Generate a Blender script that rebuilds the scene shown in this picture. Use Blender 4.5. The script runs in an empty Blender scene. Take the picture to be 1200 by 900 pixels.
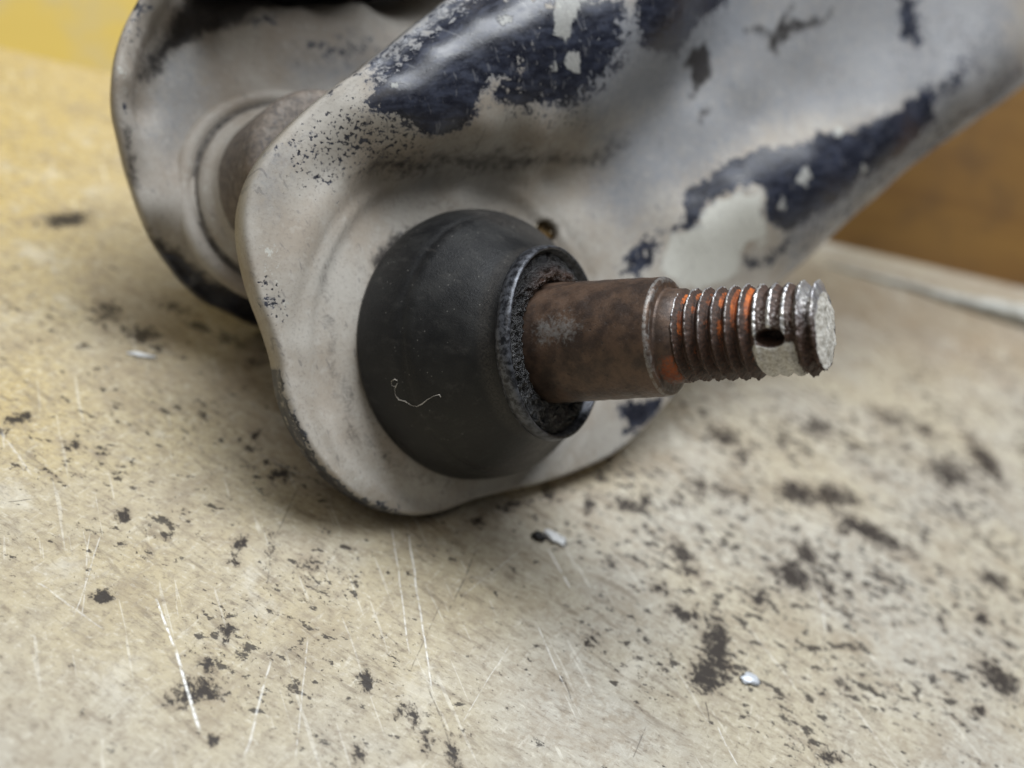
import bpy, math, random
import numpy as np
from mathutils import Vector, Matrix, noise
from mathutils.geometry import delaunay_2d_cdt
from mathutils.bvhtree import BVHTree

random.seed(7)
noise.seed_set(11)
rng = np.random.default_rng(7)
S = bpy.context.scene
COL = S.collection
MM = 0.001

# ------------------------------------------------------------------ camera, world, lights, exposure
F = 1250.0                                        # focal length in pixels of the 1200 x 900 photograph
UP = Vector((0.27, 0.78, 0.56)).normalized()      # bench normal seen from the camera
XW = (Vector((1, 0, 0)) - UP * UP.x).normalized()
YW = UP.cross(XW)
HEIGHT = 111.72                                    # camera height above the bench, mm

def W(p):                                         # camera axes -> world, mm
    p = Vector(p)
    return Vector((p.dot(XW), p.dot(YW), p.dot(UP) + HEIGHT))

def D(d):                                         # a direction, camera axes -> world
    d = Vector(d)
    return Vector((d.dot(XW), d.dot(YW), d.dot(UP)))

CAMPOS = Vector((0, 0, HEIGHT))
rot = Matrix((D((1, 0, 0)), D((0, 1, 0)), D((0, 0, 1)))).transposed()
cam_data = bpy.data.cameras.new("camera")
cam = bpy.data.objects.new("camera", cam_data)
COL.objects.link(cam)
cam.matrix_world = Matrix.Translation(CAMPOS * MM) @ rot.to_4x4()
cam_data.sensor_width = 36.0
cam_data.lens = 36.0 * F / 1200.0
cam_data.clip_start = 0.005
cam_data.clip_end = 20.0
cam_data.dof.use_dof = True
cam_data.dof.focus_distance = 0.139
cam_data.dof.aperture_fstop = 10.5
S.camera = cam

world = bpy.data.worlds.new("World")
S.world = world
world.use_nodes = True
wbg = world.node_tree.nodes["Background"]
wbg.inputs[0].default_value = (0.80, 0.88, 1.0, 1)
wbg.inputs[1].default_value = 0.06

def area(name, d, dist, size, sizey, power, color, target=(0, 0, -155)):
    """rectangular lamp in direction d (camera axes) from the part, metres"""
    l = bpy.data.lights.new(name, 'AREA')
    l.shape = 'RECTANGLE'; l.size = size; l.size_y = sizey
    l.energy = power; l.color = color
    o = bpy.data.objects.new(name, l)
    COL.objects.link(o)
    t = W(target) * MM
    dv = D(d).normalized()
    o.location = t + dv * dist
    o.rotation_euler = dv.to_track_quat('Z', 'Y').to_euler()
    return o

area("ceiling_lamp", (0.34, 0.84, 0.44), 1.3, 1.0, 0.7, 31, (0.92, 0.96, 1.0))
area("front_fill", (-0.05, 0.50, 0.85), 1.6, 1.1, 0.8, 4.6, (1.0, 0.95, 0.86))  # unseen fill, added to lift the front faces and soften the bench shadow

S.view_settings.view_transform = 'Standard'
S.view_settings.look = 'None'
S.view_settings.exposure = 0.0
S.view_settings.gamma = 1.0

# ------------------------------------------------------------------ geometry helpers (all in mm, world axes)
def ray(u, v):
    return Vector(((u - 600.0) / F, (450.0 - v) / F, -1.0))

def at(u, v, z):                                  # camera-axes point on the ray of a pixel, at depth z
    return ray(u, v) * z

def on_bench(u, v, up=0.0):
    r = ray(u, v)
    k = (up - HEIGHT) / r.dot(UP)
    return W(r * k)

def smooth(a, b, x):
    t = np.clip((x - a) / (b - a), 0, 1)
    return t * t * (3 - 2 * t)

def tag(o, label=None, cat=None, group=None, kind=None):
    for k, v in (('label', label), ('category', cat), ('group', group), ('kind', kind)):
        if v:
            o[k] = v
    return o

def empty(name, base, label, cat, group=None):
    o = bpy.data.objects.new(name, None)
    o.empty_display_size = 0.01
    COL.objects.link(o)
    o.location = Vector(base) * MM
    tag(o, label, cat, group)
    return o

def mk(name, verts, faces, mat, parent=None, base=(0, 0, 0), attrs=None, flat=False):
    b = np.array(base, float)
    co = (np.asarray(verts, float).reshape(-1, 3) - b) * MM
    me = bpy.data.meshes.new(name)
    me.from_pydata(co.tolist(), [], [list(map(int, f)) for f in faces])
    me.update()
    if not flat:
        me.polygons.foreach_set("use_smooth", [True] * len(me.polygons))
    if attrs:
        for k, a in attrs.items():
            at_ = me.attributes.new(k, 'FLOAT', 'POINT')
            at_.data.foreach_set("value", np.asarray(a, np.float32))
    me.materials.append(mat)
    o = bpy.data.objects.new(name, me)
    COL.objects.link(o)
    if parent:
        o.parent = parent
    else:
        o.location = Vector(base) * MM
    return o

def frame(n):
    n = Vector(n).normalized()
    a = Vector((0, 0, 1)) if abs(n.z) < 0.9 else Vector((1, 0, 0))
    e1 = (a.cross(n)).normalized()
    return e1, n.cross(e1), n

def grid_faces(rows, cols, closed=True):
    f = []
    for i in range(rows - 1):
        for j in range(cols if closed else cols - 1):
            k = (j + 1) % cols
            f.append((i * cols + j, i * cols + k, (i + 1) * cols + k, (i + 1) * cols + j))
    return f

def tube(pts, rad, seg=8):
    pts = [Vector(p) for p in pts]
    V = []; n = len(pts)
    ref = Vector((0.13, 0.37, 0.92))
    for i, p in enumerate(pts):
        t = (pts[min(i + 1, n - 1)] - pts[max(i - 1, 0)]).normalized()
        a = t.cross(ref).normalized(); b = t.cross(a)
        r = rad[i] if hasattr(rad, '__len__') else rad
        for k in range(seg):
            w = 2 * math.pi * k / seg
            V.append(p + a * (r * math.cos(w)) + b * (r * math.sin(w)))
    Fc = grid_faces(n, seg)
    Fc.append(tuple(range(seg))[::-1]); Fc.append(tuple((n - 1) * seg + k for k in range(seg)))
    return V, Fc

def catmull(pts, per):
    P = np.array(pts, float); n = len(P); out = []
    for i in range(n):
        p0, p1, p2, p3 = P[i - 1], P[i], P[(i + 1) % n], P[(i + 2) % n]
        m = max(2, int(np.linalg.norm(p2[:2] - p1[:2]) / per))
        for k in range(m):
            t = k / m
            out.append(0.5 * ((2 * p1) + (-p0 + p2) * t + (2 * p0 - 5 * p1 + 4 * p2 - p3) * t * t
                              + (-p0 + 3 * p1 - 3 * p2 + p3) * t ** 3))
    return np.array(out)

def tps(P, H, lam=0.0):
    n = len(P)
    d = np.linalg.norm(P[:, None] - P[None], axis=2)
    K = np.where(d > 0, d * d * np.log(d + 1e-12), 0) + np.eye(n) * lam
    A = np.zeros((n + 3, n + 3)); A[:n, :n] = K
    A[:n, n] = 1; A[:n, n + 1:] = P; A[n, :n] = 1; A[n + 1:, :n] = P.T
    sol = np.linalg.solve(A, np.concatenate([H, np.zeros(3)]))
    def ev(Q):
        out = np.zeros(len(Q))
        for a in range(0, len(Q), 4000):
            q = Q[a:a + 4000]
            dd = np.linalg.norm(q[:, None] - P[None], axis=2)
            out[a:a + 4000] = (np.where(dd > 0, dd * dd * np.log(dd + 1e-12), 0) @ sol[:n]) + sol[n] + q @ sol[n + 1:]
        return out
    return ev

def poly_sd(Q, poly):
    """signed distance (positive inside) of points Q to a closed polygon"""
    P = np.array(poly, float); R = np.roll(P, -1, axis=0)
    best = np.full(len(Q), 1e9); inside = np.zeros(len(Q), bool)
    for a, b in zip(P, R):
        ab = b - a
        t = np.clip(((Q - a) @ ab) / (ab @ ab + 1e-12), 0, 1)
        best = np.minimum(best, np.linalg.norm(Q - (a + t[:, None] * ab), axis=1))
        c = ((a[1] > Q[:, 1]) != (b[1] > Q[:, 1]))
        with np.errstate(divide='ignore', invalid='ignore'):
            xi = (b[0] - a[0]) * (Q[:, 1] - a[1]) / (b[1] - a[1] + 1e-12) + a[0]
        inside ^= c & (Q[:, 0] < xi)
    return np.where(inside, best, -best)

def soft(Q, poly, edge, top=1.0):
    return np.clip(0.5 + poly_sd(Q, poly) / (2 * edge), 0, 1) * top

def pix(verts):                                   # where the photograph shows a point: used to place measured wear and painted-in shade
    d = np.asarray(verts, float) - np.array(CAMPOS)
    R = np.array([D((1, 0, 0)), D((0, 1, 0)), D((0, 0, 1))])
    c = d @ R.T
    z = -c[:, 2]
    return np.stack([600 + F * c[:, 0] / z, 450 - F * c[:, 1] / z], axis=1)

# ------------------------------------------------------------------ node helpers
class NT:
    def __init__(s, name):
        s.m = bpy.data.materials.new(name); s.m.use_nodes = True
        s.t = s.m.node_tree; s.n = s.t.nodes; s.l = s.t.links
        s.b = s.n["Principled BSDF"]
        tc = s.n.new("ShaderNodeTexCoord"); mp = s.n.new("ShaderNodeMapping")
        mp.inputs["Scale"].default_value = (1000, 1000, 1000)
        s.l.new(tc.outputs["Object"], mp.inputs["Vector"])
        s.co = mp.outputs[0]
    def put(s, sock, val):
        if hasattr(val, 'links') or isinstance(val, bpy.types.NodeSocket):
            s.l.new(val, sock)
        else:
            if hasattr(sock.default_value, '__len__') and not hasattr(val, '__len__'):
                val = (val, val, val)
            if sock.type == 'RGBA' and len(val) == 3:
                val = (*val, 1)
            sock.default_value = val
    def attr(s, name):
        a = s.n.new("ShaderNodeAttribute"); a.attribute_name = name
        return a.outputs["Fac"]
    def map(s, scale, rot=(0, 0, 0), loc=(0, 0, 0), src=None):
        if any(rot):
            k = s.n.new("ShaderNodeMapping"); k.inputs["Rotation"].default_value = rot
            s.l.new(src or s.co, k.inputs["Vector"]); src = k.outputs[0]; rot = (0, 0, 0)
        m = s.n.new("ShaderNodeMapping")
        m.inputs["Scale"].default_value = scale if hasattr(scale, '__len__') else (scale,) * 3
        m.inputs["Rotation"].default_value = rot; m.inputs["Location"].default_value = loc
        s.l.new(src or s.co, m.inputs["Vector"])
        return m.outputs[0]
    def noise(s, scale, detail=4, rough=0.55, vec=None, dist=0.0, col=False):
        n = s.n.new("ShaderNodeTexNoise")
        n.inputs["Scale"].default_value = scale; n.inputs["Detail"].default_value = detail
        n.inputs["Roughness"].default_value = rough; n.inputs["Distortion"].default_value = dist
        s.l.new(vec or s.co, n.inputs["Vector"])
        return n.outputs["Color" if col else "Fac"]
    def vor(s, scale, vec=None, feature='F1'):
        n = s.n.new("ShaderNodeTexVoronoi"); n.feature = feature
        n.inputs["Scale"].default_value = scale
        s.l.new(vec or s.co, n.inputs["Vector"])
        return n.outputs["Distance"]
    def math(s, op, a, b=0.0, c=0.0, clamp=False):
        n = s.n.new("ShaderNodeMath"); n.operation = op; n.use_clamp = clamp
        s.put(n.inputs[0], a); s.put(n.inputs[1], b); s.put(n.inputs[2], c)
        return n.outputs[0]
    def step(s, x, lo, hi, a=0.0, b=1.0):
        n = s.n.new("ShaderNodeMapRange"); n.interpolation_type = 'SMOOTHSTEP'
        s.put(n.inputs[0], x)
        for i, v in enumerate((lo, hi, a, b)):
            s.put(n.inputs[i + 1], v)
        return n.outputs[0]
    def lin(s, x, lo, hi, a, b):
        n = s.n.new("ShaderNodeMapRange")
        s.put(n.inputs[0], x)
        for i, v in enumerate((lo, hi, a, b)):
            s.put(n.inputs[i + 1], v)
        return n.outputs[0]
    def mix(s, f, a, b):
        n = s.n.new("ShaderNodeMix"); n.data_type = 'RGBA'
        s.put(n.inputs[0], f); s.put(n.inputs[6], a); s.put(n.inputs[7], b)
        return n.outputs[2]
    def mixf(s, f, a, b):
        n = s.n.new("ShaderNodeMix"); n.data_type = 'FLOAT'
        s.put(n.inputs[0], f); s.put(n.inputs[2], a); s.put(n.inputs[3], b)
        return n.outputs[0]
    def bump(s, h, dist=0.0001, strength=1.0, nrm=None):
        n = s.n.new("ShaderNodeBump")
        n.inputs["Strength"].default_value = strength; n.inputs["Distance"].default_value = dist
        s.l.new(h, n.inputs["Height"])
        if nrm: s.l.new(nrm, n.inputs["Normal"])
        return n.outputs[0]
    def out(s, **kw):
        names = dict(color="Base Color", rough="Roughness", metal="Metallic", normal="Normal",
                     spec="Specular IOR Level", coat="Coat Weight", coatr="Coat Roughness")
        for k, v in kw.items():
            s.put(s.b.inputs[names[k]], v)
        return s.m

# ------------------------------------------------------------------ materials
def arm_material(name, beige, film):
    """dusty road film over dark blue paint; the attributes say where the film is rubbed off, thin, chalky, grimy or darkened as shade"""
    t = NT(name)
    n_big = t.noise(0.10, 6, 0.6)
    n_mid = t.noise(0.75, 10, 0.74, dist=0.5)
    n_fin = t.noise(2.2, 6, 0.7)
    streak = t.noise(1.0, 6, 0.65, vec=t.map((0.9, 0.25, 0.9), rot=(0.5, 0.4, 0.9)))
    flake = t.math('ADD', t.math('MULTIPLY', n_mid, 0.62), t.math('MULTIPLY', t.math('ADD', n_fin, streak), 0.19))
    pv = t.math('ADD', t.attr("paint"), t.math('MULTIPLY', t.math('SUBTRACT', flake, 0.5), 3.3))
    paint = t.step(pv, 0.485, 0.545)
    edge = t.step(pv, 0.40, 0.5)
    sp = t.math('ADD', t.attr("speck"), t.math('MULTIPLY', t.math('SUBTRACT', t.noise(1.7, 5, 0.6), 0.5), 3.0))
    paint = t.math('MAXIMUM', paint, t.step(sp, 0.97, 1.07))
    thin = t.step(t.math('ADD', t.attr("thin"), t.math('MULTIPLY', t.math('SUBTRACT', n_mid, 0.5), 0.9)), 0.15, 0.95)
    dust = t.mix(t.step(n_big, 0.35, 0.68), beige, tuple(c * f for c, f in zip(beige, (0.80, 0.74, 0.68))))
    dust = t.mix(thin, dust, film)
    dust = t.mix(t.math('MULTIPLY', t.step(n_fin, 0.48, 0.70), 0.42), dust, (0.17, 0.15, 0.135))
    dust = t.mix(t.math('MULTIPLY', t.step(t.noise(0.9, 3, 0.5), 0.55, 0.72), 0.22), dust, (0.50, 0.48, 0.44))
    dust = t.mix(t.math('MULTIPLY', edge, 0.25), dust, (0.25, 0.26, 0.29))
    grime_shade = t.step(t.math('ADD', t.attr("grime_shade"), t.math('MULTIPLY', t.math('SUBTRACT', n_mid, 0.5), 1.2)), 0.22, 0.80)
    dust = t.mix(t.math('MULTIPLY', grime_shade, 0.95), dust, (0.020, 0.017, 0.016))
    chalk = t.step(t.math('ADD', t.attr("chalk"), t.math('MULTIPLY', t.math('SUBTRACT', flake, 0.5), 2.6)), 0.44, 0.58)
    dust = t.mix(t.math('MULTIPLY', chalk, 0.9), dust, t.mix(t.step(n_fin, 0.4, 0.7), (0.56, 0.56, 0.51), (0.44, 0.43, 0.39)))
    paint = t.math('MULTIPLY', paint, t.math('SUBTRACT', 1.0, t.math('MULTIPLY', chalk, 0.8)))
    rubbed = t.mix(t.math('MULTIPLY', t.step(streak, 0.40, 0.72), 0.6), (0.0042, 0.0056, 0.0140), (0.046, 0.056, 0.092))  # bluish streaks carry the sheen of the scuffed coat in its colour
    hairl = t.noise(1.0, 3, 0.55, vec=t.map((0.07, 1.3, 0.4), rot=(0.3, 0.5, 0.7)), dist=0.2)
    dust = t.mix(t.math('MULTIPLY', t.step(hairl, 0.63, 0.70), 0.35), dust, (0.06, 0.062, 0.075))
    veil = t.step(pv, 0.20, 0.60)
    dust = t.mix(t.math('MULTIPLY', veil, 0.30), dust, (0.10, 0.105, 0.13))
    rubbed = t.mix(t.math('MULTIPLY', t.step(n_fin, 0.50, 0.74), 0.15), rubbed, (0.20, 0.20, 0.205))
    rubbed = t.mix(t.math('MULTIPLY', t.step(hairl, 0.60, 0.68), 0.3), rubbed, (0.22, 0.22, 0.23))
    col = t.mix(t.math('MULTIPLY', paint, 0.97), dust, rubbed)
    rough = t.mixf(paint, t.lin(n_mid, 0.3, 0.7, 0.50, 0.70), t.lin(streak, 0.3, 0.75, 0.24, 0.48))
    h = t.math('ADD', t.math('MULTIPLY', n_fin, 0.5), t.math('MULTIPLY', paint, -0.55))
    return t.out(color=col, rough=rough, normal=t.bump(h, 0.00012, 0.55), spec=t.mixf(paint, 0.32, 0.55))

M_ARM = arm_material("dusty_blue_paint", (0.40, 0.375, 0.335), (0.215, 0.225, 0.245))
M_REAR = arm_material("dusty_blue_paint_rear", (0.36, 0.335, 0.30), (0.23, 0.24, 0.255))

t = NT("black_rubber")
d1 = t.noise(0.25, 5, 0.6); d2 = t.noise(3.0, 5, 0.7)
dots = t.step(t.vor(1.1), 0.13, 0.06)
dots = t.math('MULTIPLY', dots, t.step(t.noise(0.5, 2, 0.5), 0.50, 0.62))
c = t.mix(t.step(d1, 0.38, 0.72), (0.0050, 0.0052, 0.0058), (0.014, 0.014, 0.0135))
c = t.mix(t.math('MULTIPLY', t.attr("dust"), t.step(d2, 0.30, 0.70)), c, (0.13, 0.115, 0.10))
scuff = t.noise(1.0, 6, 0.7, vec=t.map((0.25, 1.2, 0.6), rot=(0.4, 0.2, 0.8)))
c = t.mix(t.math('MULTIPLY', t.step(scuff, 0.52, 0.74), 0.35), c, (0.055, 0.052, 0.048))
c = t.mix(t.math('MULTIPLY', dots, 0.6), c, (0.22, 0.21, 0.19))
M_RUBBER = t.out(color=c, rough=t.lin(d1, 0.3, 0.7, 0.42, 0.60), normal=t.bump(d2, 0.00010, 0.7), spec=0.34)

t = NT("rusty_steel")
r1 = t.noise(0.35, 8, 0.65); r2 = t.noise(1.6, 6, 0.7)
c = t.mix(t.step(r1, 0.35, 0.66), (0.042, 0.027, 0.020), (0.105, 0.064, 0.042))
c = t.mix(t.math('MULTIPLY', t.step(r2, 0.55, 0.72), 0.5), c, (0.028, 0.020, 0.017))
gv = t.math('ADD', t.attr("bare"), t.math('MULTIPLY', t.math('SUBTRACT', r2, 0.5), 1.3))
bare = t.step(gv, 0.35, 0.85)
c = t.mix(t.math('MULTIPLY', bare, 0.75), c, (0.30, 0.29, 0.275))
rv = t.math('ADD', t.attr("rust"), t.math('MULTIPLY', t.math('SUBTRACT', r2, 0.5), 1.2))
rust = t.step(rv, 0.40, 0.75)
c = t.mix(rust, c, t.mix(t.step(r1, 0.4, 0.65), (0.13, 0.030, 0.010), (0.27, 0.065, 0.014)))
pit = t.step(t.noise(2.0, 4, 0.6), 0.64, 0.70)
c = t.mix(t.math('MULTIPLY', pit, 0.7), c, (0.012, 0.009, 0.008))
M_STUD = t.out(color=c, rough=t.mixf(rust, t.lin(r2, 0.3, 0.7, 0.36, 0.60), 0.8),
               metal=t.mixf(rust, t.mixf(bare, 0.35, 0.75), 0.0),
               normal=t.bump(t.math('ADD', r2, t.math('MULTIPLY', pit, -0.6)), 0.00012, 0.6))

t = NT("worn_thread_steel")
r1 = t.noise(0.5, 6, 0.65); r2 = t.noise(2.4, 6, 0.7)
c = t.mix(t.step(r2, 0.35, 0.65), (0.030, 0.020, 0.016), (0.085, 0.045, 0.030))
rust = t.step(t.math('ADD', t.attr("rust"), t.math('MULTIPLY', t.math('SUBTRACT', r2, 0.5), 1.0)), 0.40, 0.72)
c = t.mix(rust, c, t.mix(t.step(r1, 0.38, 0.62), (0.17, 0.045, 0.014), (0.52, 0.135, 0.022)))
bare = t.step(t.math('ADD', t.attr("bare"), t.math('MULTIPLY', t.math('SUBTRACT', r2, 0.5), 1.1)), 0.38, 0.70)
c = t.mix(bare, c, t.mix(t.step(r1, 0.40, 0.62), (0.42, 0.42, 0.44), (0.66, 0.65, 0.62)))
mud = t.step(t.math('ADD', t.attr("mud"), t.math('MULTIPLY', t.math('SUBTRACT', r2, 0.5), 0.9)), 0.40, 0.62)
c = t.mix(mud, c, t.mix(t.step(r2, 0.4, 0.65), (0.60, 0.585, 0.54), (0.34, 0.31, 0.26)))
M_THREAD = t.out(color=c, rough=t.mixf(bare, 0.58, 0.34),
                 metal=t.math('MULTIPLY', t.mixf(bare, 0.25, 0.85), t.math('SUBTRACT', 1.0, t.math('MAXIMUM', rust, mud))),
                 normal=t.bump(r2, 0.00012, 0.7))

t = NT("tarry_grease")
g1 = t.noise(1.9, 6, 0.75); g2 = t.vor(1.7)
c = t.mix(t.step(g1, 0.50, 0.72), (0.0025, 0.0025, 0.0035), (0.010, 0.010, 0.012))
c = t.mix(t.attr("rust"), c, (0.040, 0.018, 0.010))
c = t.mix(t.math('MULTIPLY', t.step(g1, 0.66, 0.70), 0.30), c, (0.40, 0.39, 0.42))  # pale flecks painted in as glints on the wet tar
M_GREASE = t.out(color=c, rough=t.lin(g1, 0.3, 0.7, 0.07, 0.24), spec=0.7,
                 normal=t.bump(t.math('ADD', g1, t.math('MULTIPLY', g2, 0.5)), 0.0006, 0.85))

t = NT("seal_ring_steel")
s1 = t.noise(1.2, 6, 0.7)
c = t.mix(t.step(s1, 0.40, 0.62), (0.020, 0.021, 0.025), (0.10, 0.105, 0.12))
M_RING = t.out(color=c, rough=t.lin(s1, 0.3, 0.7, 0.28, 0.5), metal=0.55, normal=t.bump(s1, 0.0001, 0.4))

# ------------------------------------------------------------------ stamped sheets
def stamped(outline, ctrl, n_cam, P0, mat, name, parent_base, extra=None, rim=None, hole=None, spacing=1.0, lam=0.4, scale=1.0):
    """A pressed sheet on the plane (n, P0), camera axes. outline / ctrl rows: (u, v, h); h = height along n.
    Returns vertices (world mm), faces and the helper that puts (u, v, h) in 3-D."""
    n = Vector(n_cam).normalized()
    e1 = (Vector((1, 0, 0)) - n * n.x).normalized(); e2 = n.cross(e1)
    off = n.dot(Vector(P0))
    def to3(u, v, h):
        r = ray(u, v)
        return r * ((off + h) / r.dot(n))
    def st(u, v, h):
        p = to3(u, v, h) - Vector(P0)
        return (p.dot(e1), p.dot(e2))
    B = catmull([(*st(u, v, h), h) for u, v, h in outline], 0.9)
    area2 = np.sum(B[:, 0] * np.roll(B[:, 1], -1) - np.roll(B[:, 0], -1) * B[:, 1])
    if area2 < 0: B = B[::-1]
    C = np.array([(*st(u, v, h), h) for u, v, h in ctrl] + [(*st(u, v, h), h) for u, v, h in outline])
    ev = tps(C[:, :2], C[:, 2], lam)
    tan = np.roll(B[:, :2], -1, 0) - np.roll(B[:, :2], 1, 0)
    tan /= np.linalg.norm(tan, axis=1)[:, None]
    outn = np.stack([tan[:, 1], -tan[:, 0]], 1)
    for _ in range(3):
        outn = outn + np.roll(outn, 1, 0) + np.roll(outn, -1, 0)
        outn /= np.linalg.norm(outn, axis=1)[:, None]
    INS = 0.95
    Bi = B[:, :2] - outn * INS
    nb = len(Bi)
    pts = [Bi]; edges = [(i, (i + 1) % nb) for i in range(nb)]
    hc = None
    if hole:
        hc = np.array(st(hole[0], hole[1], hole[3])); hr = hole[2]
        ang = np.linspace(0, 2 * np.pi, 28, endpoint=False)
        ringp = hc + hr * np.stack([np.cos(ang), np.sin(ang)], 1)
        edges += [(nb + i, nb + (i + 1) % 28) for i in range(28)]
        pts.append(ringp); pts.append(hc + 1.35 * hr * np.stack([np.cos(ang + .1), np.sin(ang + .1)], 1))
    lo = Bi.min(0); hi = Bi.max(0)
    gx, gy = np.meshgrid(np.arange(lo[0], hi[0], spacing), np.arange(lo[1], hi[1], spacing * 0.87))
    gx = gx + (np.arange(gx.shape[0]) % 2)[:, None] * spacing * 0.5
    G = np.stack([gx.ravel(), gy.ravel()], 1)
    sd = poly_sd(G, Bi)
    G = G[sd > 0.55 * spacing]
    if hole:
        G = G[np.linalg.norm(G - hc, axis=1) > hr * 1.35 + 0.4]
    pts.append(G)
    A = np.concatenate(pts)
    res = delaunay_2d_cdt([Vector(p) for p in A.tolist()], edges, [], 0, 1e-6, True)
    V2 = np.array([tuple(v) for v in res[0]]); T = np.array([f for f in res[2] if len(f) == 3])
    cen = V2[T].mean(1)
    keep = poly_sd(cen, Bi) > 0
    if hole: keep &= np.linalg.norm(cen - hc, axis=1) > hr * 0.97
    T = T[keep]
    a = V2[T[:, 1]] - V2[T[:, 0]]; b = V2[T[:, 2]] - V2[T[:, 0]]
    fl = (a[:, 0] * b[:, 1] - a[:, 1] * b[:, 0]) < 0
    T[fl] = T[fl][:, ::-1]
    h = ev(V2)
    sdv = poly_sd(V2, B[:, :2])
    if extra is not None:
        h = h + extra(V2, sdv, st)
    n0 = len(V2)
    e1n, e2n, nn, P0n = (np.array(x) for x in (e1, e2, n, Vector(P0)))
    def lift(s, hh):
        return P0n + s[:, :1] * e1n + s[:, 1:2] * e2n + hh[:, None] * nn
    thick = 1.9
    V = [lift(V2, h), lift(V2, h - thick)]
    faces = [tuple(f) for f in T] + [tuple(n0 + k for k in f[::-1]) for f in T]
    # rim: which result vertices are the boundary loop (the input order survives the triangulation)
    loop = []
    inv = {}
    for i, og in enumerate(res[3]):
        for o_ in og: inv[o_] = i
    loop = [inv[i] for i in range(nb)]
    hb = h[loop]
    prof = rim or [(0.30, -0.05), (0.62, -0.26), (0.86, -0.62), (INS, -1.1), (INS, -4.0), (-0.7, -4.0)]
    prev = loop; cur = 2 * n0
    sm = Bi
    for a_, d_ in prof:
        V.append(lift(sm + outn * a_, hb + d_))
        ids = list(range(cur, cur + nb)); cur += nb
        for i in range(nb):
            j = (i + 1) % nb
            faces.append((prev[i], ids[i], ids[j], prev[j]))
        prev = ids
    for i in range(nb):
        j = (i + 1) % nb
        faces.append((prev[i], n0 + loop[i], n0 + loop[j], prev[j]))
    if hole:
        hl = [inv[nb + i] for i in range(28)]
        for i in range(28):
            j = (i + 1) % 28
            faces.append((hl[i], hl[j], n0 + hl[j], n0 + hl[i]))
    V = np.concatenate(V) * scale
    Rw = np.array([XW, YW, UP])
    Vw = V @ Rw.T + np.array([0, 0, HEIGHT])
    return Vw, faces, to3

# ---- front arm
N_F = Vector((0.58, 0.0, 0.81)).normalized()
P0 = at(545, 403, 162.0)
front_outline = [(600, -62, 2), (560, -28, 2), (520, 2, 2), (470, 42, 2), (425, 78, 1.5), (385, 108, 1), (347, 143, 0.5), (318, 175, 0),
    (298, 210, -.5), (288, 247, -1), (288, 282, -1), (294, 317, -1), (303, 352, -1), (316, 390, -1), (327, 425, -.8), (333, 462, -.8),
    (348, 503, -1), (376, 546, -1), (410, 577, -1), (450, 599, -1.2), (488, 605, -1.2), (525, 601, -1.2), (560, 588, -1.2), (600, 577, -1.5),
    (640, 566, -1.5), (680, 552, -1.6), (720, 533, -1.6), (752, 508, -1.4), (785, 472, -1), (830, 420, -.3), (880, 366, .6), (920, 327, 1.3),
    (960, 291, 2), (1000, 253, 2.8), (1050, 209, 3.6), (1100, 171, 4.6), (1150, 136, 5.5), (1200, 101, 6.4), (1270, 52, 7.5),
    (1290, -80, 11), (1150, -100, 11), (980, -100, 10.5), (800, -100, 10)]
front_ctrl = [
    # pan round the boot
    (340, 250, 0.6), (340, 330, 0.6), (350, 410, .6), (390, 500, .5), (470, 570, .4), (545, 560, 0), (545, 403, 0), (460, 300, 0), (540, 230, 0),
    (620, 230, 0), (680, 260, 0.1), (600, 500, 0), (650, 450, 0), (700, 340, 0), (640, 530, -.3), (700, 480, -.3), (440, 460, 0), (420, 260, .2),
    # foot of the upper ridge
    (390, 215, .5), (450, 203, 0), (520, 198, -.3), (580, 197, -.4), (640, 196, -.3), (690, 192, .4), (720, 180, 1.5),
    # wall of the ridge
    (430, 172, 3.4), (500, 170, 5.2), (560, 168, 5.8), (630, 166, 7.0), (690, 143, 8.2), (750, 90, 9.6), (800, 36, 10.8), (480, 140, 7.6), (560, 130, 9.2), (640, 120, 10.2), 
    # crest
    (385, 150, 2.8), (430, 120, 6.0), (480, 100, 8.5), (540, 85, 10.0), (600, 72, 11.8), (660, 52, 13.2), (720, 15, 14.6), (780, -35, 15.6),
    # outer slope of the ridge
    (400, 112, 3.4), (440, 84, 5.0), (490, 48, 6.4), (540, 12, 7), (590, -25, 7.2),
    # channel between the ridges
    (745, 160, 1.6), (770, 130, 2.4), (800, 95, 3.4), (830, 60, 4.4), (870, 10, 6.0), (760, 200, 1.4), (820, 140, 3.8), (870, 100, 5.2), (930, 60, 6.6),
    (1000, 20, 8.0), (880, 140, 4.4), (950, 105, 6.0), (1040, 55, 8.0), (1130, 10, 10), (800, 180, 2.6),
    # lower ridge: flank, crest, outer side
    (740, 260, 0.8), (775, 280, 1.6), (815, 225, 3.6), (870, 190, 5.6), (940, 160, 7.6), (1020, 120, 9.6), (1100, 75, 11.2),
    (800, 310, 2.2), (815, 262, 4.2), (880, 222, 7.4), (960, 190, 9.8), (1040, 145, 11.6), (1120, 92, 13),
    (850, 290, 4.2), (910, 255, 6.8), (980, 215, 8.6), (1060, 162, 10.2), (1140, 110, 11.4),
    (900, 318, 2.2), (960, 278, 3.8), (1030, 222, 5.2), (1110, 155, 6.8), (1180, 60, 12.5),
    (800, 380, 0.6), (850, 340, 1.8),
    (770, 430, 0.0), (760, 350, 0.7),
]
def front_extra(q, sd, st):
    rho = np.linalg.norm(q - np.array(st(545, 403, 0)), axis=1)
    left = smooth(12, -6, q[:, 0])
    g = -1.3 * (1 - smooth(24.2, 26.8, rho)) - 0.45 * np.exp(-((rho - 27.2) / 0.7) ** 2) + 0.75 * np.exp(-((rho - 30.5) / 2.2) ** 2) * left
    w = np.array([noise.noise(Vector((x * 0.09, y * 0.09, 3.3))) for x, y in q]) * 0.22
    return g + w
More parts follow.
